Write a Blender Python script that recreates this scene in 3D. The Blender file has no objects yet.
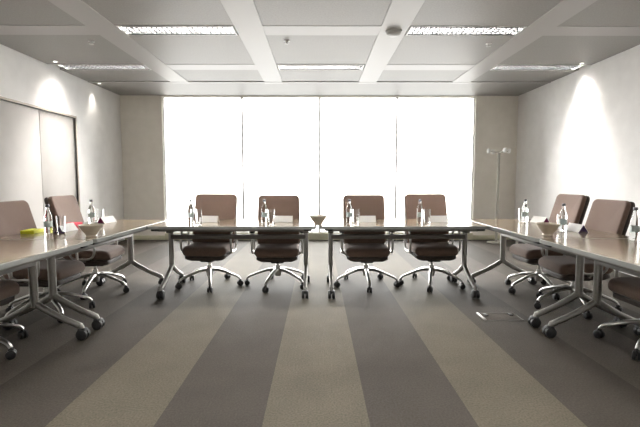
import bpy, bmesh, math, random
from mathutils import Vector, Matrix
R = math.radians
PI = math.pi
random.seed(4)
scene = bpy.context.scene
COL = scene.collection

TZ = .74                        # height of the table tops
SKY_LOW, SKY_HIGH = 1.35, 4.9
# ------------------------------------------------------------------ materials
def mat(name, col=(.8, .8, .8), rough=.5, metal=0.0, spec=.5, trans=0.0, ior=1.45, emit=None, estr=0.0, sheen=0.0):
    m = bpy.data.materials.new(name); m.use_nodes = True
    b = m.node_tree.nodes['Principled BSDF']
    b.inputs['Base Color'].default_value = (*col, 1)
    b.inputs['Roughness'].default_value = rough
    b.inputs['Metallic'].default_value = metal
    b.inputs['Specular IOR Level'].default_value = spec
    b.inputs['Transmission Weight'].default_value = trans
    b.inputs['IOR'].default_value = ior
    b.inputs['Sheen Weight'].default_value = sheen
    if emit:
        b.inputs['Emission Color'].default_value = (*emit, 1)
        b.inputs['Emission Strength'].default_value = estr
    return m

def nodes(m):
    return m.node_tree.nodes, m.node_tree.links, m.node_tree.nodes['Principled BSDF']

def noise_tint(m, c1, c2, scale=40, detail=3, bump=0.0, stretch=(1, 1, 1), lo=.35, hi=.65):
    n, l, b = nodes(m)
    tc = n.new('ShaderNodeTexCoord'); mp = n.new('ShaderNodeMapping')
    mp.inputs['Scale'].default_value = stretch
    tx = n.new('ShaderNodeTexNoise'); tx.inputs['Scale'].default_value = scale; tx.inputs['Detail'].default_value = detail
    rp = n.new('ShaderNodeValToRGB')
    rp.color_ramp.elements[0].position = lo; rp.color_ramp.elements[1].position = hi
    rp.color_ramp.elements[0].color = (*c1, 1); rp.color_ramp.elements[1].color = (*c2, 1)
    l.new(tc.outputs['Object'], mp.inputs['Vector']); l.new(mp.outputs[0], tx.inputs['Vector'])
    l.new(tx.outputs['Fac'], rp.inputs['Fac']); l.new(rp.outputs['Color'], b.inputs['Base Color'])
    if bump:
        bp = n.new('ShaderNodeBump'); bp.inputs['Strength'].default_value = bump; bp.inputs['Distance'].default_value = .003
        l.new(tx.outputs['Fac'], bp.inputs['Height']); l.new(bp.outputs[0], b.inputs['Normal'])
    return m

S0, SW = -1.323, .5258          # carpet stripe phase and width
def translucent_paper(m, col):
    n, l, b = nodes(m)
    t = n.new('ShaderNodeBsdfTranslucent'); t.inputs[0].default_value = (*col, 1)
    mx = n.new('ShaderNodeMixShader'); mx.inputs[0].default_value = .35
    l.new(b.outputs[0], mx.inputs[1]); l.new(t.outputs[0], mx.inputs[2]); l.new(mx.outputs[0], n['Material Output'].inputs[0])
    return m
def carpet_mat():
    m = mat('carpet', rough=.70, spec=.11, sheen=.0)
    n, l, b = nodes(m)
    b.inputs['Sheen Roughness'].default_value = .5
    tc = n.new('ShaderNodeTexCoord'); sx = n.new('ShaderNodeSeparateXYZ')
    l.new(tc.outputs['Object'], sx.inputs[0])
    def math_(op, a, v=None):
        q = n.new('ShaderNodeMath'); q.operation = op
        l.new(a, q.inputs[0])
        if v is not None: q.inputs[1].default_value = v
        return q.outputs[0]
    u = math_('ADD', sx.outputs['X'], -S0 + 20 * SW)
    u = math_('DIVIDE', u, 2 * SW)
    u = math_('FRACT', u)
    u = math_('GREATER_THAN', u, .5)                 # 0 light, 1 dark
    ns = n.new('ShaderNodeTexNoise'); ns.inputs['Scale'].default_value = 95; ns.inputs['Detail'].default_value = 4
    l.new(tc.outputs['Object'], ns.inputs['Vector'])
    nb = n.new('ShaderNodeTexNoise'); nb.inputs['Scale'].default_value = 3.5; nb.inputs['Detail'].default_value = 4
    l.new(tc.outputs['Object'], nb.inputs['Vector'])
    def ramp(c1, c2, src):
        r = n.new('ShaderNodeValToRGB'); r.color_ramp.elements[0].position = .3; r.color_ramp.elements[1].position = .7
        r.color_ramp.elements[0].color = (*c1, 1); r.color_ramp.elements[1].color = (*c2, 1)
        l.new(src, r.inputs['Fac']); return r.outputs['Color']
    light = ramp((.060, .052, .038), (.107, .094, .071), ns.outputs['Fac'])
    dark = ramp((.034, .029, .023), (.056, .048, .040), ns.outputs['Fac'])
    mx = n.new('ShaderNodeMix'); mx.data_type = 'RGBA'
    l.new(u, mx.inputs['Factor']); l.new(light, mx.inputs['A']); l.new(dark, mx.inputs['B'])
    # beyond the five middle bands the pale band is a mid grey brown
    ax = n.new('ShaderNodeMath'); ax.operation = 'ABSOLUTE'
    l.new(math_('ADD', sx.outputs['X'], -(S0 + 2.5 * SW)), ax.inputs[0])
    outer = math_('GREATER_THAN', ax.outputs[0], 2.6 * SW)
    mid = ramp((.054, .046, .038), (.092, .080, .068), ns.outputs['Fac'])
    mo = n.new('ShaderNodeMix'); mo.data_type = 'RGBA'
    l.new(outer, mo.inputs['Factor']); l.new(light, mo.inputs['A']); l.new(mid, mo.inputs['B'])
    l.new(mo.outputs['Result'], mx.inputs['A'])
    wear = ramp((.86, .86, .86), (1, 1, 1), nb.outputs['Fac'])
    mul = n.new('ShaderNodeMix'); mul.data_type = 'RGBA'; mul.blend_type = 'MULTIPLY'
    mul.inputs['Factor'].default_value = 1
    l.new(mx.outputs['Result'], mul.inputs['A']); l.new(wear, mul.inputs['B'])
    l.new(mul.outputs['Result'], b.inputs['Base Color'])
    bp = n.new('ShaderNodeBump'); bp.inputs['Strength'].default_value = .5; bp.inputs['Distance'].default_value = .004
    l.new(ns.outputs['Fac'], bp.inputs['Height']); l.new(bp.outputs[0], b.inputs['Normal'])
    return m

def glass_pane_mat():
    m = bpy.data.materials.new('window_glass'); m.use_nodes = True
    n, l = m.node_tree.nodes, m.node_tree.links
    n.remove(n['Principled BSDF'])
    tr = n.new('ShaderNodeBsdfTransparent'); tr.inputs[0].default_value = (.96, .97, .97, 1)
    gl = n.new('ShaderNodeBsdfGlossy'); gl.inputs['Roughness'].default_value = .02
    fr = n.new('ShaderNodeFresnel'); fr.inputs['IOR'].default_value = 1.45
    mx = n.new('ShaderNodeMixShader')
    l.new(fr.outputs[0], mx.inputs[0]); l.new(tr.outputs[0], mx.inputs[1]); l.new(gl.outputs[0], mx.inputs[2])
    l.new(mx.outputs[0], n['Material Output'].inputs[0])
    return m

M = {}
M['wall'] = noise_tint(mat('wall_paint', rough=.75, spec=.3), (.86, .845, .825), (.90, .885, .865), 6, 4)
M['wall_beige'] = noise_tint(mat('wall_beige_paint', rough=.75, spec=.3), (.86, .82, .745), (.90, .86, .785), 6, 4)
M['door'] = noise_tint(mat('door_paint', rough=.6, spec=.25), (.58, .55, .52), (.61, .58, .55), 4, 3)
M['trim_brown'] = mat('door_trim_brown', (.40, .345, .27), .45)
M['sill'] = mat('sill_cream', (.62, .60, .45), .5)
M['panel'] = noise_tint(mat('ceiling_panel', rough=.5, spec=.4), (.30, .289, .271), (.34, .329, .311), 60, 2)
M['strip'] = mat('ceiling_strip', (.43, .42, .407), .45)
M['white_metal'] = mat('white_metal', (.80, .80, .79), .35)
M['dark_gap'] = mat('dark_gap', (.05, .05, .05), .8)
M['frame_white'] = mat('window_frame', (.88, .88, .88), .35)
M['glass_pane'] = glass_pane_mat()
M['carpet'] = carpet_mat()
M['wood'] = noise_tint(mat('table_oak', rough=.16, spec=.5), (.20, .152, .103), (.26, .20, .14), 7, 6, stretch=(.6, 9, 1), lo=.3, hi=.7)
M['edge'] = mat('table_edge_grey', (.27, .275, .258), .35)
M['leg'] = mat('table_leg_silver', (.37, .36, .34), .36, metal=.8)
M['dark_steel'] = mat('beam_dark_steel', (.19, .175, .16), .45, metal=.2)
M['black'] = mat('black_plastic', (.022, .022, .023), .45)
M['chrome'] = mat('polished_aluminium', (.55, .54, .52), .32, metal=1.0)
M['fabric'] = noise_tint(mat('mauve_brown_fabric', rough=.85, spec=.25, sheen=.22), (.158, .104, .079), (.210, .141, .110), 220, 3, bump=.3)
M['shell'] = mat('chair_shell_dark', (.055, .040, .033), .6)
M['glass'] = mat('clear_glass', (.97, .98, .98), .0, trans=1.0, ior=1.45)
M['water'] = mat('bottle_glass', (.95, .97, .97), .02, trans=1.0, ior=1.36)
M['bottle_label'] = mat('bottle_label_pale', (.62, .70, .68), .5)
M['cap_dark'] = mat('bottle_cap_dark', (.08, .08, .09), .35)
M['cap_silver'] = mat('bottle_cap_silver', (.45, .44, .44), .3, metal=.7)
M['paper'] = translucent_paper(mat('white_card', (.88, .87, .85), .6), (.9, .88, .85))
M['purple'] = mat('purple_card', (.085, .035, .20), .6)
M['magenta'] = mat('magenta_card', (.30, .02, .12), .6)
M['brown_card'] = translucent_paper(mat('brown_card', (.62, .58, .52), .6), (.8, .75, .68))
M['yellow'] = mat('yellow_paper', (.62, .62, .02), .6)
M['red'] = mat('red_paper', (.72, .03, .07), .6)
M['ceramic'] = noise_tint(mat('beige_ceramic', rough=.3), (.52, .46, .37), (.62, .56, .46), 14, 3)
M['tube'] = mat('fluorescent_tube', (.9, .9, .9), .4, emit=(1, .97, .93), estr=100)
M['louver'] = mat('louver_aluminium', (.07, .07, .07), .3, metal=.9)
M['lens'] = mat('downlight_lamp', (.9, .9, .9), .4, emit=(1, .93, .82), estr=2.0)
M['stand'] = mat('stand_steel', (.45, .43, .38), .4, metal=.5)
M['stand_white'] = mat('stand_hook_white', (.85, .85, .82), .35)
M['grey_plastic'] = mat('grey_plastic', (.55, .55, .54), .5)

# ------------------------------------------------------------------ mesh helpers
def fin(name, bm, m, parent=None, kind=None, smooth=40):
    """links the mesh as ONE object; parent keeps local coordinates"""
    bmesh.ops.recalc_face_normals(bm, faces=bm.faces)
    me = bpy.data.meshes.new(name); bm.to_mesh(me); bm.free()
    me.materials.append(m)
    if smooth:
        me.polygons.foreach_set('use_smooth', [True] * len(me.polygons))
        me.set_sharp_from_angle(angle=R(smooth))
    o = bpy.data.objects.new(name, me); COL.objects.link(o)
    if parent: o.parent = parent
    if kind: o['kind'] = kind
    return o

def BM(): return bmesh.new()

def box(bm, x0, x1, y0, y1, z0, z1, bev=0, seg=2, mtx=None):
    g = bmesh.ops.create_cube(bm, size=1)
    vs = g['verts']
    for v in vs:
        v.co = Vector((x0 + (v.co.x + .5) * (x1 - x0), y0 + (v.co.y + .5) * (y1 - y0), z0 + (v.co.z + .5) * (z1 - z0)))
    if bev:
        es = list({e for v in vs for e in v.link_edges})
        r = bmesh.ops.bevel(bm, geom=es, offset=bev, segments=seg, affect='EDGES', profile=.5)
        vs = list({v for f in r['faces'] for v in f.verts} | {v for v in vs if v.is_valid})
    if mtx is not None:
        for v in vs: v.co = mtx @ v.co

def loops(bm, rings, cap0=True, cap1=True, closed=True):
    L = [[bm.verts.new(p) for p in ring] for ring in rings]
    n = len(L[0])
    for a, b in zip(L, L[1:]):
        for i in range(n if closed else n - 1):
            j = (i + 1) % n
            bm.faces.new((a[i], a[j], b[j], b[i]))
    if cap0: bm.faces.new(L[0][::-1])
    if cap1: bm.faces.new(L[-1])

def rrect(w, d, r, seg=5):
    r = max(min(r, w / 2 - 1e-4, d / 2 - 1e-4), 1e-4)
    P = []
    for cx, cy, a0 in ((w/2-r, d/2-r, 0), (-w/2+r, d/2-r, 90), (-w/2+r, -d/2+r, 180), (w/2-r, -d/2+r, 270)):
        for k in range(seg + 1):
            a = R(a0 + 90 * k / seg); P.append((cx + r * math.cos(a), cy + r * math.sin(a)))
    return P

def slab(bm, w, d, z0, z1, rc, re, seg=4, cseg=5, f=None, inner=0):
    """rounded-rectangle slab with rounded upper and lower edges; f maps each point"""
    rings = []
    lev = []
    for k in range(seg + 1):
        a = PI / 2 * k / seg
        lev.append((re * (1 - math.sin(a)), z0 + re * (1 - math.cos(a))))
    for k in range(seg + 1):
        a = PI / 2 * (1 - k / seg)
        lev.append((re * (1 - math.sin(a)), z1 - re * (1 - math.cos(a))))
    for ins, z in lev:
        rings.append([(x, y, z) for x, y in rrect(w - 2 * ins, d - 2 * ins, rc - ins * .6, cseg)])
    # inner shrinking rings so that mapped (curved) caps follow the curve
    for frac in ((.66, .33) if f else ()):
        rings.append([(x * frac, y * frac, z1) for x, y, _ in rings[2 * seg + 1]])
        rings.insert(0, [(x * frac, y * frac, z0) for x, y, _ in [(p[0] / (frac if False else 1), p[1], 0) for p in rrect(w - 2 * re, d - 2 * re, rc - re * .6, cseg)]])
    if f:
        # order of the inserted lower rings: smallest first
        low = sorted(rings[:2], key=lambda q: max(abs(p[0]) for p in q)); rings[:2] = low
        rings = [[f(*p) for p in ring] for ring in rings]
    loops(bm, rings)

def smooth_path(pts, sub=4):
    P = [Vector(p) for p in pts]
    if len(P) < 3: return P
    out = []
    for i in range(len(P) - 1):
        p0 = P[max(i-1, 0)]; p1 = P[i]; p2 = P[i+1]; p3 = P[min(i+2, len(P)-1)]
        for k in range(sub):
            t = k / sub
            out.append(.5 * ((2*p1) + (-p0+p2)*t + (2*p0-5*p1+4*p2-p3)*t*t + (-p0+3*p1-3*p2+p3)*t**3))
    out.append(P[-1]); return out

def tube(bm, pts, r, n=10, closed=False, flat=1.0):
    """round (or flattened) tube along pts; r a number or one per point"""
    P = [Vector(p) for p in pts]; m = len(P)
    rs = r if isinstance(r, (list, tuple)) else [r] * m
    rings = []; up = None
    for i in range(m):
        if closed: t = (P[(i+1) % m] - P[i-1]).normalized()
        else: t = (P[min(i+1, m-1)] - P[max(i-1, 0)]).normalized()
        if up is None:
            up = Vector((0, 0, 1)) if abs(t.z) < .9 else Vector((1, 0, 0))
        up = (up - t * up.dot(t)).normalized(); s = t.cross(up)
        rings.append([P[i] + s * (rs[i] * math.cos(2*PI*k/n)) + up * (rs[i] * flat * math.sin(2*PI*k/n)) for k in range(n)])
    if closed: rings.append(rings[0]); loops(bm, rings, False, False); bmesh.ops.remove_doubles(bm, verts=bm.verts, dist=1e-6)
    else: loops(bm, rings)

def lathe(bm, prof, n=24, c=(0, 0, 0)):
    rings = []
    for r, z in prof:
        rings.append([(c[0] + max(r, 1e-4) * math.cos(2*PI*k/n), c[1] + max(r, 1e-4) * math.sin(2*PI*k/n), c[2] + z) for k in range(n)])
    loops(bm, rings)

def cyl_axis(bm, a, b, r, n=16):
    tube(bm, [a, b], r, n)

# ------------------------------------------------------------------ scene bookkeeping
def thing(name, label, cat, loc=(0, 0, 0), rz=0, group=None):
    o = bpy.data.objects.new(name, None); COL.objects.link(o)
    o.empty_display_size = .1
    o.location = loc; o.rotation_euler = (0, 0, rz); o['label'] = label; o['category'] = cat
    if group: o['group'] = group
    return o

def copy_tree(o, parent=None):
    c = o.copy(); COL.objects.link(c)
    if parent: c.parent = parent
    for ch in [q for q in bpy.data.objects if q.parent == o]: copy_tree(ch, c)
    return c

class Kind:
    """first call places the prototype, later calls copy it with its parts"""
    def __init__(self, make): self.make = make; self.proto = None
    def __call__(self, label, loc, rz=0, **kw):
        if self.proto is None: o = self.proto = self.make()
        else: o = copy_tree(self.proto)
        o.location = (loc[0], loc[1], loc[2] + (.0004 if loc[2] == TZ else 0)); o.rotation_euler = (0, 0, rz); o['label'] = label
        return o

# ------------------------------------------------------------------ the room
XL, XR, YB, YF, H = -3.877, 3.951, 8.68, -1.6, 2.851
WX0, WX1, WZ0, WZ1 = -3.06, 3.115, .137, 2.838
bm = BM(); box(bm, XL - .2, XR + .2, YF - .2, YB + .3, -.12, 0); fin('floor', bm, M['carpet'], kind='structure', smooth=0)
DY0, DY1, DZ = 5.34 - .86, 7.06, 2.185      # door leaves
bm = BM()
box(bm, XL - .2, XL, YF - .2, DY0, 0, H + .15); box(bm, XL - .2, XL, DY1, YB + .3, 0, H + .15)
box(bm, XL - .2, XL, DY0, DY1, DZ, H + .15); box(bm, XL - .2, XL - .12, DY0, DY1, 0, DZ)
fin('wall_left', bm, M['wall'], kind='structure', smooth=0)
bm = BM(); box(bm, XR, XR + .2, YF - .2, YB + .3, 0, H + .15); fin('wall_right', bm, M['wall'], kind='structure', smooth=0)
bm = BM()
box(bm, XL, WX0, YB, YB + .3, 0, H + .15); box(bm, WX1, XR, YB, YB + .3, 0, H + .15)
box(bm, WX0, WX1, YB, YB + .3, 0, WZ0); box(bm, WX0, WX1, YB, YB + .3, WZ1, H + .15)
fin('wall_back', bm, M['wall_beige'], kind='structure', smooth=0)
bm = BM(); box(bm, XL, XR, YF - .2, YF, 0, H + .15); fin('wall_front', bm, M['wall'], kind='structure', smooth=0)
# cream perimeter casing under the window and skirtings
bm = BM(); box(bm, WX0, WX1, YB - .02, YB, 0, WZ0, .004); fin('trim_1', bm, M['sill'], kind='structure')
bm = BM(); box(bm, XL, WX0, YB - .015, YB, 0, .09, .003); box(bm, WX1, XR, YB - .015, YB, 0, .09, .003)
fin('baseboard_back', bm, M['sill'], kind='structure')
bm = BM(); box(bm, XL, XL + .012, DY1 + .06, YB - .015, 0, .09, .003); fin('baseboard_left', bm, M['wall'], kind='structure')
bm = BM(); box(bm, XR - .012, XR, YF, YB - .015, 0, .09, .003); fin('baseboard_right', bm, M['wall'], kind='structure')

# windows: four tall panes between slim pale mullions
wx = [WX0, -1.499, .035, 1.572, WX1]
for k in range(4):
    a, b = wx[k], wx[k + 1]; fw = .020
    bm = BM()
    for q in ((a, a + fw, WZ0, WZ1), (b - fw, b, WZ0, WZ1), (a + fw, b - fw, WZ0, WZ0 + .02), (a + fw, b - fw, WZ1 - .015, WZ1)):
        box(bm, q[0], q[1], YB + .06, YB + .10, q[2], q[3], .002)
    w = fin('window_%d' % (k + 1), bm, M['frame_white'], kind='structure')
    bm = BM(); box(bm, a + fw, b - fw, YB + .076, YB + .084, WZ0 + .02, WZ1 - .015)
    fin('window_pane', bm, M['glass_pane'], w, smooth=0)

# double door flush in the left wall
for k, (a, b) in enumerate(((DY0, 5.34), (5.34, 6.20), (6.20, DY1))):
    bm = BM(); box(bm, XL - .075, XL - .030, a + .004, b - .004, .012, DZ - .006, .003)
    fin('door_%d' % (k + 1), bm, M['door'], kind='structure')
bm = BM()
box(bm, XL - .03, XL + .008, DY0 - .05, DY1 + .032, DZ, DZ + .030, .003)
box(bm, XL - .03, XL + .008, DY1, DY1 + .032, 0, DZ, .003); box(bm, XL - .03, XL + .008, DY0 - .05, DY0, 0, DZ, .003)
fin('trim_2', bm, M['trim_brown'], kind='structure')

# ceiling: metal panels between a grid of white strips
sx_ = [-2.338, -.749, .840, 2.429]; hw = .153
bays = [(XL, sx_[0] - hw)] + [(sx_[i] + hw, sx_[i+1] - hw) for i in range(3)] + [(sx_[3] + hw, XR)]
rows = [6.54, 4.97, 3.40, 1.83, .26, -1.31]; rh = .15
SLOT0, SLOT1 = 7.44, 7.49
lit = [(1, 1), (3, 1), (0, 0), (2, 0), (4, 0), (2, 2), (1, 3), (3, 3), (2, 4)]        # (bay, row) of the louvered lights; unseen ones added to light the front
bm = BM()
yy = [(SLOT0, 6.54 + rh)] + [(rows[i] - rh, rows[i+1] + rh) for i in range(len(rows) - 1)]
for a, b in bays:
    for y1, y0 in yy: box(bm, a + .002, b - .002, y0 + .002, y1 - .002, H, H + .03, .002, 1)
box(bm, XL, XR, SLOT1, YB, H, H + .03)
box(bm, XL - .1, XR + .1, YF - .1, YB, H + .10, H + .15)
fin('ceiling', bm, M['panel'], kind='structure', smooth=0)
bm = BM()
for s in sx_: box(bm, s - hw, s + hw, YF, 7.60, H - .005, H + .028, .002, 1)
for i, (a, b) in enumerate(bays):
    for j, y in enumerate(rows):
        if (i, j) not in lit: box(bm, a, b, max(y - rh, YF), y + rh, H - .003, H + .028, .002, 1)
fin('trim_3', bm, M['strip'], kind='structure', smooth=0)
bm = BM(); box(bm, XL, XR, SLOT0, SLOT1, H + .05, H + .06); fin('trim_4', bm, M['dark_gap'], kind='structure', smooth=0)
bm = BM(); box(bm, XL, XR, SLOT1 - .006, SLOT1 + .05, H - .008, H + .02, .002); fin('trim_5', bm, M['strip'], kind='structure', smooth=0)

# ------------------------------------------------------------------ ceiling fittings
def make_light():
    t = thing('ceiling_light', '', 'ceiling light', group='louvered ceiling lights')
    L, W = 1.22, .28
    bm = BM()
    box(bm, -L/2 - .018, L/2 + .018, -W/2 - .008, -W/2 + .004, -.006, .075); box(bm, -L/2 - .018, L/2 + .018, W/2 - .004, W/2 + .008, -.006, .075)
    box(bm, -L/2 - .018, -L/2, -W/2, W/2, -.006, .075); box(bm, L/2, L/2 + .018, -W/2, W/2, -.006, .075)
    box(bm, -L/2, L/2, -W/2, W/2, .07, .075)
    fin('frame', bm, M['white_metal'], t, smooth=0)
    for s in (-.07, .07):
        bm = BM(); cyl_axis(bm, (-L/2 + .02, s, .052), (L/2 - .02, s, .052), .010, 10); fin('lamp_tube', bm, M['tube'], t)
    bm = BM()
    n = 22
    for k in range(1, n):
        x = -L/2 + L * k / n; box(bm, x - .0012, x + .0012, -W/2 + .004, W/2 - .004, -.002, .036)
    for y in (-W/2 + .006, -.105, -.035, .035, .105, W/2 - .006): box(bm, -L/2, L/2, y - .003, y + .003, -.004, .038)
    fin('louver', bm, M['louver'], t, smooth=0)
    return t
light = Kind(make_light)
LL = {(1, 1): 'louvered ceiling light of the front pair, over the door side of the room',
      (3, 1): 'louvered ceiling light of the front pair, just past the round smoke detector',
      (0, 0): 'slim louvered ceiling light touching the wall with the double door',
      (2, 0): 'louvered ceiling light in the middle of the row near the window',
      (4, 0): 'slim louvered ceiling light touching the blank white wall'}
OVERHEAD = 'added louvered ceiling light overhead, unseen, to light the front of the room'
for (i, j) in lit:
    a, b = bays[i]
    light(LL.get((i, j), OVERHEAD), ((a + b) / 2 if i in (1, 2, 3) else (b - .63 if i == 0 else a + .64), rows[j], H))

def make_downlight():
    t = thing('downlight', '', 'downlight', group='wall washing downlights')
    bm = BM(); lathe(bm, [(.026, 0), (.038, -.001), (.038, -.004), (.028, -.005), (.025, -.002)], 20); fin('bezel', bm, M['strip'], t)
    bm = BM(); lathe(bm, [(.001, -.0008), (.024, -.0008), (.024, -.002), (.001, -.0025)], 16); fin('lamp', bm, M['lens'], t)
    return t
dl = Kind(make_downlight)
def wash(label, x, y, toward, power, size=70, blend=.9):
    dl(label, (x, y, H))
    l = bpy.data.lights.new('downlight_beam', 'SPOT'); l.energy = power; l.spot_size = R(size); l.spot_blend = blend
    l.shadow_soft_size = .03; l.color = (1, .94, .85)
    o = bpy.data.objects.new('downlight_beam', l); COL.objects.link(o); o.location = (x, y, H - .02)
    d = Vector((toward, 0, -1)).normalized(); o.rotation_euler = d.to_track_quat('-Z', 'Y').to_euler()
wash('downlight near the door wall, over the door leaves', XL + .20, 6.25, -.06, 1.9, 84, 1.0)
wash('downlight near the door wall, closest to the window', XL + .13, 7.62, -.08, 4.5, 72, 1.0)
wash('downlight close to the blank white wall', XR - .20, 6.30, .06, 1.7, 84, 1.0)

bm = BM(); lathe(bm, [(.092, 0), (.092, -.014), (.078, -.020), (.074, -.038), (.052, -.050), (.001, -.052)], 28)
o = fin('smoke_detector', bm, M['grey_plastic']); o.location = (.845, 4.97, H - .005)
o['label'] = 'round grey smoke detector on the white ceiling grid'; o['category'] = 'smoke detector'
def make_sprinkler():
    t = thing('sprinkler_head', '', 'sprinkler', group='ceiling sprinkler heads')
    bm = BM(); lathe(bm, [(.034, 0), (.036, -.004), (.02, -.010), (.012, -.012), (.010, -.030), (.001, -.030)], 18); fin('escutcheon', bm, M['white_metal'], t)
    bm = BM(); lathe(bm, [(.001, -.030), (.026, -.030), (.026, -.034), (.001, -.036)], 18); fin('deflector', bm, M['grey_plastic'], t)
    return t
spr = Kind(make_sprinkler)
spr('small sprinkler head in the middle ceiling panel', (-.37, 5.33, H))
spr('small sprinkler head behind the front light on the smoke detector side', (2.08, 5.42, H))
spr('small sprinkler head in the ceiling panel over the door side', (-2.71, 5.36, H))

# ------------------------------------------------------------------ tables
TL, TD, TZ = 1.68, .82, .74
def make_table():
    t = thing('folding_table', '', 'table', group='flip top conference tables')
    bm = BM(); slab(bm, TL - .012, TD - .012, TZ - .024, TZ, .035, .0015, 1, 6); fin('tabletop', bm, M['wood'], t)
    # lipping: a ring around the top
    bm = BM()
    out = rrect(TL, TD, .04, 6); inn = rrect(TL - .0115, TD - .0115, .0345, 6)
    rings = [[(x, y, z) for x, y in P] for P, z in ((inn, TZ - .0005), (out, TZ - .003), (out, TZ - .030), (inn, TZ - .030))]
    rings.append(rings[0]); loops(bm, rings, False, False); bmesh.ops.remove_doubles(bm, verts=bm.verts, dist=1e-6)
    fin('edge_band', bm, M['edge'], t)
    lx = .728
    for q in (-1, 1):
        bm = BM(); box(bm, -.74, .74, q*.345 - .02, q*.345 + .02, TZ - .058, TZ - .024, .010, 3); fin('apron_rail', bm, M['dark_steel'], t)
    bm = BM(); box(bm, -lx, lx, -.030, .030, .562, .608, .008); fin('crossbeam', bm, M['dark_steel'], t)
    for s in (-1, 1):
        bm = BM()
        tube(bm, [(s*lx, 0, .25), (s*lx, 0, .665)], .031, 16, flat=.8)
        box(bm, s*lx - .026, s*lx + .026, -.05, .05, .655, .690, .008)
        lg = fin('leg', bm, M['leg'], t)
        for q in (-1, 1):
            bm = BM()
            tube(bm, smooth_path([(s*lx, 0, .30), (s*lx, q*.022, .262), (s*lx, q*.17, .175), (s*lx, q*.318, .108), (s*lx, q*.339, .098), (s*lx, q*.346, .080)], 3),
                 [.026] * 6 + [.024] * 6 + [.020] * 4, 12, flat=.85)
            fin('foot', bm, M['leg'], lg)
            bm = BM(); yc = q*.352
            for w in (-1, 1):
                lathe_x(bm, .040, s*lx + w*.019, .015, yc, .040)
            box(bm, s*lx - .031, s*lx + .031, yc - .028, yc + .030, .046, .086, .014, 3)
            fin('castor', bm, M['black'], lg)
        bm = BM(); box(bm, s*lx - .022, s*lx + .022, -.324, .324, TZ - .062, TZ - .024, .006)
        box(bm, s*lx - .03, s*lx + .03, -.07, .07, .63, .70, .008); fin('tilt_bracket', bm, M['dark_steel'], t)
        bm = BM(); box(bm, s*(lx + .03) - .04, s*(lx + .03) + .04, -.385, -.30, TZ - .052, TZ - .0235, .008); fin('latch', bm, M['black'], t)
    return t
def lathe_x(bm, r, x, hw_, y, z, n=20):
    tube(bm, [(x - hw_, y, z), (x - hw_ + .003, y, z), (x + hw_ - .003, y, z), (x + hw_, y, z)], [r - .005, r, r, r - .005], n)

table = Kind(make_table)
YC = 4.665
table('table along the window side, half nearer the door wall, bottles and bowl on it', (-.856, YC, 0))
table('table along the window side, half nearer the coat stand', (.866, YC, 0))
XS = 2.118
table('far table of the run beside the door wall, pale bowl on it', (-XS, 4.155, 0), PI/2)
table('near table of the run beside the door wall, cut off by the picture edge', (-XS, 2.470, 0), PI/2)
table('far table of the run beside the blank wall, bowl on it', (XS, 4.185, 0), -PI/2)
table('near table of the run beside the blank wall, cut off by the picture edge', (XS, 2.500, 0), -PI/2)

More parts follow.
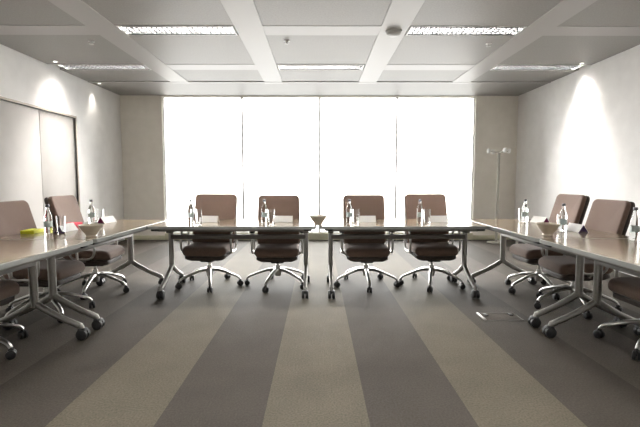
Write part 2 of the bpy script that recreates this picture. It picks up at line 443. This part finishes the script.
# ------------------------------------------------------------------ chairs
def make_chair():
    t = thing('swivel_chair', '', 'chair', group='brown swivel conference chairs')
    # seat: waterfall front
    def fs(x, y, z):
        k = max(0, (-y - .10) / .15)
        z2 = z - .028 * k * k - .010 * (1 - (x / .24) ** 2) * (1 if z > .45 else 0)
        return (x, y - .005, z2)
    bm = BM(); slab(bm, .485, .48, .380, .478, .07, .042, 5, 6, fs); fin('seat', bm, M['fabric'], t)
    bm = BM(); slab(bm, .455, .44, .318, .392, .08, .05, 5, 6, lambda x, y, z: (x, y, z - .016 * max(0, (-y - .08) / .14) ** 2)); fin('seat_shell', bm, M['shell'], t)
    # back: leaning, gently wrapped
    lean = R(15.5); A = Vector((0, .201, .440)); U = Vector((0, math.sin(lean), math.cos(lean))); N = Vector((0, -math.cos(lean), math.sin(lean)))
    HB = .600
    def fb(x, y, z):
        v = y + HB / 2
        w = 1 - .05 * (v / HB - .4) ** 2
        fwd = .018 * (x / .24) ** 2 + .016 * math.exp(-((v - .16) / .12) ** 2)
        p = A + U * v + N * (z + fwd); return (x * w, p.y, p.z)
    bm = BM(); slab(bm, .500, HB, .0, .052, .05, .02, 4, 6, fb); fin('backrest', bm, M['fabric'], t)
    bm = BM(); slab(bm, .504, HB + .006, -.030, .006, .052, .012, 3, 6, fb); fin('backrest_shell', bm, M['shell'], t)
    bm = BM()
    p0 = A + U * .30 - N * .036; p1 = A + U * .10 - N * .045
    tube(bm, smooth_path([(0, .10, .345), (0, .20, .350), (0, .262, .40), (0, p1.y, p1.z), (0, p0.y, p0.z)], 4), [.034] * 17, 10, flat=.45)
    fin('back_support', bm, M['black'], t)
    bm = BM(); box(bm, -.075, .075, -.12, .12, .282, .335, .018, 3); fin('tilt_mechanism', bm, M['black'], t)
    for s in (-1, 1):
        bm = BM(); x = s * .279
        P = [(y, z) for y, z in rrect(.245, .235, .075, 6)]
        tube(bm, [(x, y + .00, z + .511) for y, z in P], .0115, 10, closed=True)
        tube(bm, smooth_path([(x, 0, .396), (x - s*.02, 0, .384), (s*.19, 0, .352), (s*.07, 0, .335)], 3), .014, 10)
        ar = fin('armrest', bm, M['chrome'], t)
        bm = BM(); slab(bm, .058, .235, .622, .648, .028, .011, 3, 5, lambda a, b, c: (a + x, b, c)); fin('arm_pad', bm, M['black'], ar)
    bm = BM(); lathe(bm, [(.001, .105), (.034, .108), (.042, .165), (.040, .195), (.028, .205), (.024, .235), (.0145, .238), (.0145, .290), (.001, .290)], 20)
    fin('gas_column', bm, M['chrome'], t)
    RB = .352
    bm = BM()
    for k in range(5):
        a = -PI/2 + k * 2*PI/5; c, s = math.cos(a), math.sin(a)
        path = [(c*r, s*r, z) for r, z in ((.02, .178), (.08, .180), (.16, .164), (.25, .132), (.325, .102), (RB, .074))]
        pp = smooth_path(path, 3); n = len(pp)
        tube(bm, pp, [.026 - .011 * i / (n - 1) for i in range(n)], 10, flat=.72)
    b = fin('star_base', bm, M['chrome'], t)
    for k in range(5):
        a = -PI/2 + k * 2*PI/5; c, s = math.cos(a), math.sin(a)
        bm = BM(); ang = a + .9 * (k - 2)
        for w in (-1, 1): lathe_x(bm, .030, w*.015, .011, 0, .030, 18)
        box(bm, -.010, .010, -.018, .018, .028, .070, .006, 2); cyl_axis(bm, (0, 0, .05), (0, 0, .082), .008, 10)
        mt = Matrix.Translation((c*RB, s*RB, 0)) @ Matrix.Rotation(ang, 4, 'Z')
        bmesh.ops.transform(bm, matrix=mt, verts=bm.verts)
        fin('castor', bm, M['black'], b)
    return t
chair = Kind(make_chair)
def put_chair(label, x, y, rz, spin=0, lift=0):
    c = chair(label, (x, y, 0), R(rz))
    for ch in c.children:                     # the star base and its castors turn freely
        if ch.name.startswith('star_base'): ch.rotation_euler = (0, 0, R(spin - rz))
        elif not ch.name.startswith('gas_column'): ch.location.z = lift      # the gas lift sets the height of all above
    return c
bpy.context.view_layer.update()
CH = [('brown swivel chair at the window table, first from the door wall', -1.232, 4.895, -3, 14),
      ('brown swivel chair at the window table, second from the door wall', -.455, 4.895, 2, -17, -.015),
      ('brown swivel chair at the window table, second from the coat stand', .550, 4.895, 0, 0, -.012),
      ('brown swivel chair at the window table, nearest the coat stand', 1.298, 4.895, 2, -17),
      ('brown swivel chair against the door wall side, farthest along that run', -2.39, 4.62, 93, 9),
      ('brown swivel chair against the door wall side, middle one of that run', -2.41, 3.81, 89, -23, -.022),
      ('brown swivel chair on the door wall side, mostly cut off by the picture edge', -2.40, 2.91, 90, 7),
      ('brown swivel chair against the blank wall side, farthest along that run', 2.385, 4.61, -90, 0, .012),
      ('brown swivel chair against the blank wall side, middle one of that run', 2.40, 4.00, -91, 60, -.018),
      ('brown swivel chair on the blank wall side, only its seat and base in view', 2.41, 2.99, -90, 16)]
for q in CH: put_chair(*q)

# ------------------------------------------------------------------ things on the tables
def make_bottle():
    t = thing('water_bottle', '', 'bottle', group='glass water bottles on the tables')
    bm = BM(); lathe(bm, [(.001, 0), (.027, .0), (.031, .005), (.0315, .012), (.0315, .135), (.029, .155), (.020, .182), (.0135, .205), (.0125, .228), (.001, .229)], 24)
    fin('glass_body', bm, M['water'], t)
    bm = BM(); lathe(bm, [(.001, .226), (.0145, .226), (.0150, .229), (.0150, .246), (.0135, .249), (.001, .249)], 20); fin('cap', bm, M['cap_dark'], t)
    bm = BM(); rings = []
    n = 16
    for r, z in ((.0318, .060), (.0325, .060), (.0325, .110), (.0318, .110), (.0318, .060)):
        rings.append([(r * math.cos(2*PI*k/n - 2.6), r * math.sin(2*PI*k/n - 2.6), z) for k in range(n // 2 + 1)])
    loops(bm, rings, False, False, closed=False); bmesh.ops.remove_doubles(bm, verts=bm.verts, dist=1e-6); bmesh.ops.holes_fill(bm, edges=bm.edges)
    fin('bottle_label', bm, M['bottle_label'], t)
    return t
def make_tumbler():
    bm = BM(); lathe(bm, [(.001, 0), (.029, 0), (.031, .003), (.037, .143), (.0372, .145), (.0338, .145), (.0275, .014), (.001, .012)], 24)
    o = fin('drinking_glass', bm, M['glass']); o['category'] = 'glass'; o['group'] = 'drinking glasses on the tables'
    return o
bottle = Kind(make_bottle); tumbler = Kind(make_tumbler)
def make_tent(lining):
    def mk():
        t = thing('tent_card', '', 'name card', group='folded tent cards on the tables')
        W, hh, dd, th = .205, .068, .046, .0015       # length along x, ridge height, half depth
        def panel(bm, s, o):
            pts = [(s*(dd - o), .0005), (s*(dd - o - th), .0005), (0, hh - o*1.4 - th*1.6), (0, hh - o*1.4)]
            loops(bm, [[(x, y, z) for y, z in pts] for x in (-W/2 + o*.3, W/2 - o*.3)])
        bm = BM(); panel(bm, -1, 0); panel(bm, 1, 0); fin('outer_sheet', bm, M['paper'], t, smooth=0)
        bm = BM(); panel(bm, -1, .0022); panel(bm, 1, .0022); fin('inner_sheet', bm, lining, t, smooth=0)
        return t
    return mk
tent = {k: Kind(make_tent(M[k])) for k in ('purple', 'magenta', 'brown_card')}

place = ['first chair from the door wall', 'second chair from the door wall', 'second chair from the coat stand', 'chair nearest the coat stand']
spots = [(-1.345, -1.268, -1.20 + .02), (-.565, -.495, -.375), (.335, .408, .525), (1.085, 1.165, 1.31)]
for k, (xb, xg, xc) in enumerate(spots):
    y = 4.60
    bottle('clear water bottle standing before the ' + place[k] + ' at the window', (xb, y, TZ), 1.1 * k + .4)
    tumbler('clear drinking glass before the ' + place[k] + ' at the window', (xg, y + .01, TZ))
    tent['brown_card']('white tent card before the ' + place[k] + ' at the window', (xc, 4.70, TZ), R(-4 + 2*k))
bottle('water bottle on the door side run beside the yellow notepad', (-2.275, 3.66, TZ), .3)
tumbler('drinking glass on the door side run beside the purple lined card', (-2.205, 3.72, TZ))
bottle('water bottle on the door side run behind the pale bowl', (-2.375, 4.56, TZ), 4.0)
tumbler('drinking glass on the door side run beside the magenta lined card', (-2.335, 4.655, TZ))
tent['purple']('white tent card with purple lining in front of the middle door side chair', (-2.24, 3.86, TZ), R(86))
tent['magenta']('white tent card with magenta lining at the far end of door side run', (-2.25, 4.63, TZ), R(80))
bottle('water bottle at the far end of the blank wall run', (2.235, 4.66, TZ), 2.0)
tumbler('drinking glass at the far end of the blank wall run', (2.25, 4.76, TZ))
bottle('water bottle behind the bowl on the blank wall run', (2.155, 3.79, TZ), 1.0)
tumbler('drinking glass beside the dark purple card on the blank wall run', (2.205, 3.905, TZ))
tent['magenta']('white tent card with magenta lining on the blank wall run', (2.36, 4.585, TZ), R(-80))
tent['purple']('white tent card with dark purple lining on the blank wall run', (2.29, 3.82, TZ), R(-88))
bottle('water bottle nearest the picture edge on the blank wall run', (2.385, 3.24, TZ), 3.0)

def notepad(name, label, m, loc, rz, w, d, h):
    bm = BM(); slab(bm, w, d, .0, h, .006, .002, 1, 2); o = fin(name, bm, m); o.location = (loc[0], loc[1], loc[2] + .0004); o.rotation_euler = (0, 0, rz)
    o['label'] = label; o['category'] = 'notepad'; return o
notepad('notepad', 'yellow notepad on the door side table', M['yellow'], (-2.45, 3.72, TZ), R(4), .11, .16, .030)
notepad('notepad', 'red notepad on the door side table before the farthest chair', M['red'], (-2.445, 4.31, TZ), R(-4), .11, .19, .030)

def make_bowl():
    bm = BM()
    prof = [(.001, 0), (.034, 0), (.037, .004), (.034, .014), (.040, .024), (.060, .050), (.076, .076), (.080, .082), (.080, .086), (.075, .086), (.054, .054), (.032, .029), (.001, .024)]
    lathe(bm, prof, 36)
    o = fin('serving_bowl', bm, M['ceramic']); o['category'] = 'bowl'; o['group'] = 'flared bowls on the tables'
    return o
bowl = Kind(make_bowl)
bowl('flared bowl at the joint of the two window side tables', (.004, 4.36, TZ)).scale = (1.15, 1.15, 1.15)
bowl('flared pale bowl near the edge of the table run by the door wall', (-1.81, 3.46, TZ))
bowl('flared bowl near the edge of the table run by the blank wall', (1.885, 3.53, TZ))

# ------------------------------------------------------------------ coat stand in the corner
t = thing('coat_stand', 'tall thin coat stand in the back corner beside the window', 'coat stand', (3.42, 8.25, 0))
bm = BM(); lathe(bm, [(.001, 0), (.17, 0), (.172, .010), (.16, .018), (.03, .028), (.001, .028)], 32); fin('base', bm, M['stand'], t)
bm = BM(); cyl_axis(bm, (0, 0, .02), (0, 0, 1.735), .025, 14); fin('pole', bm, M['stand'], t)
for k in range(4):
    a = R(8 + 90 * k); c, s = math.cos(a), math.sin(a)
    bm = BM(); tube(bm, smooth_path([(0, 0, 1.72), (c*.09, s*.09, 1.725), (c*.17, s*.17, 1.735), (c*.20, s*.20, 1.745)], 3), .011, 10)
    h = fin('hook_arm', bm, M['stand'], t)
    bm = BM(); lathe(bm, [(.001, 0), (.030, .004), (.032, .05), (.028, .085), (.001, .09)], 18, (c*.205, s*.205, 1.70)); fin('hook_knob', bm, M['stand_white'], h)

# floor box let into the carpet
t = thing('floor_box', 'flat floor socket box with a bright edge in the carpet', 'floor box', (1.59, 3.71, 0))
bm = BM()
for q in ((-.165, .165, .10, .105), (-.165, .165, -.105, -.10), (.16, .165, -.10, .10)): box(bm, q[0], q[1], q[2], q[3], 0, .004)
fin('rim', bm, M['dark_steel'], t, smooth=0)
bm = BM(); box(bm, -.158, .158, -.098, .098, 0, .003); fin('lid', bm, M['carpet_lid'] if 'carpet_lid' in M else noise_tint(mat('carpet_lid', rough=.85, spec=.1), (.040, .034, .028), (.066, .057, .049), 95, 4), t, smooth=0)
bm = BM(); box(bm, -.172, -.152, -.10, .10, .0, .012, .003); fin('handle_strip', bm, M['chrome'], t)
bm = BM(); box(bm, -.12, -.09, .02, .085, .003, .009, .002); fin('cable_flap', bm, M['black'], t)
bm = BM(); box(bm, .10, .135, .03, .09, .003, .009, .002); fin('cable_flap', bm, M['black'], t)

# ------------------------------------------------------------------ daylight and lamps
w = bpy.data.worlds.new('overcast_sky'); scene.world = w; w.use_nodes = True
wn, wl = w.node_tree.nodes, w.node_tree.links
bg = wn['Background']; bg.inputs[1].default_value = 1.0
tc = wn.new('ShaderNodeTexCoord'); sp = wn.new('ShaderNodeSeparateXYZ'); mr = wn.new('ShaderNodeMapRange')
mr.inputs['From Min'].default_value = -.16; mr.inputs['From Max'].default_value = .12     # pale ground below, bright cloud above
mr.inputs['To Min'].default_value = SKY_LOW; mr.inputs['To Max'].default_value = SKY_HIGH
mr.interpolation_type = 'SMOOTHSTEP'
cm = wn.new('ShaderNodeVectorMath'); cm.operation = 'SCALE'; cm.inputs[0].default_value = (1.0, .975, .945)
wl.new(tc.outputs['Generated'], sp.inputs[0]); wl.new(sp.outputs['Z'], mr.inputs['Value'])
wl.new(mr.outputs[0], cm.inputs['Scale']); wl.new(cm.outputs[0], bg.inputs[0])
l = bpy.data.lights.new('window_portal', 'AREA'); l.shape = 'RECTANGLE'; l.size = WX1 - WX0; l.size_y = WZ1 - WZ0
l.cycles.is_portal = True
o = bpy.data.objects.new('window_portal', l); COL.objects.link(o)
o.location = ((WX0 + WX1) / 2, YB + .32, (WZ0 + WZ1) / 2); o.rotation_euler = (R(-90), 0, 0)

# ------------------------------------------------------------------ camera
cam = bpy.data.cameras.new('camera'); co = bpy.data.objects.new('camera', cam); COL.objects.link(co)
cam.sensor_fit = 'HORIZONTAL'; cam.sensor_width = 36; cam.lens = 434.55 / 640 * 36
co.location = (0, 0, 1.19); co.rotation_euler = (R(90) - .0759, 0, 0)
co.rotation_euler.z = -.0051
cam.clip_start = .05
scene.camera = co
vs = scene.view_settings
vs.view_transform = 'Standard'; vs.look = 'None'; vs.gamma = 1; vs.use_curve_mapping = False; vs.exposure = 2.2
scene.cycles.use_denoising = True
scene.cycles.max_bounces = 10; scene.cycles.diffuse_bounces = 5; scene.cycles.glossy_bounces = 5
scene.cycles.transmission_bounces = 8; scene.cycles.transparent_max_bounces = 8
scene.cycles.sample_clamp_indirect = 8
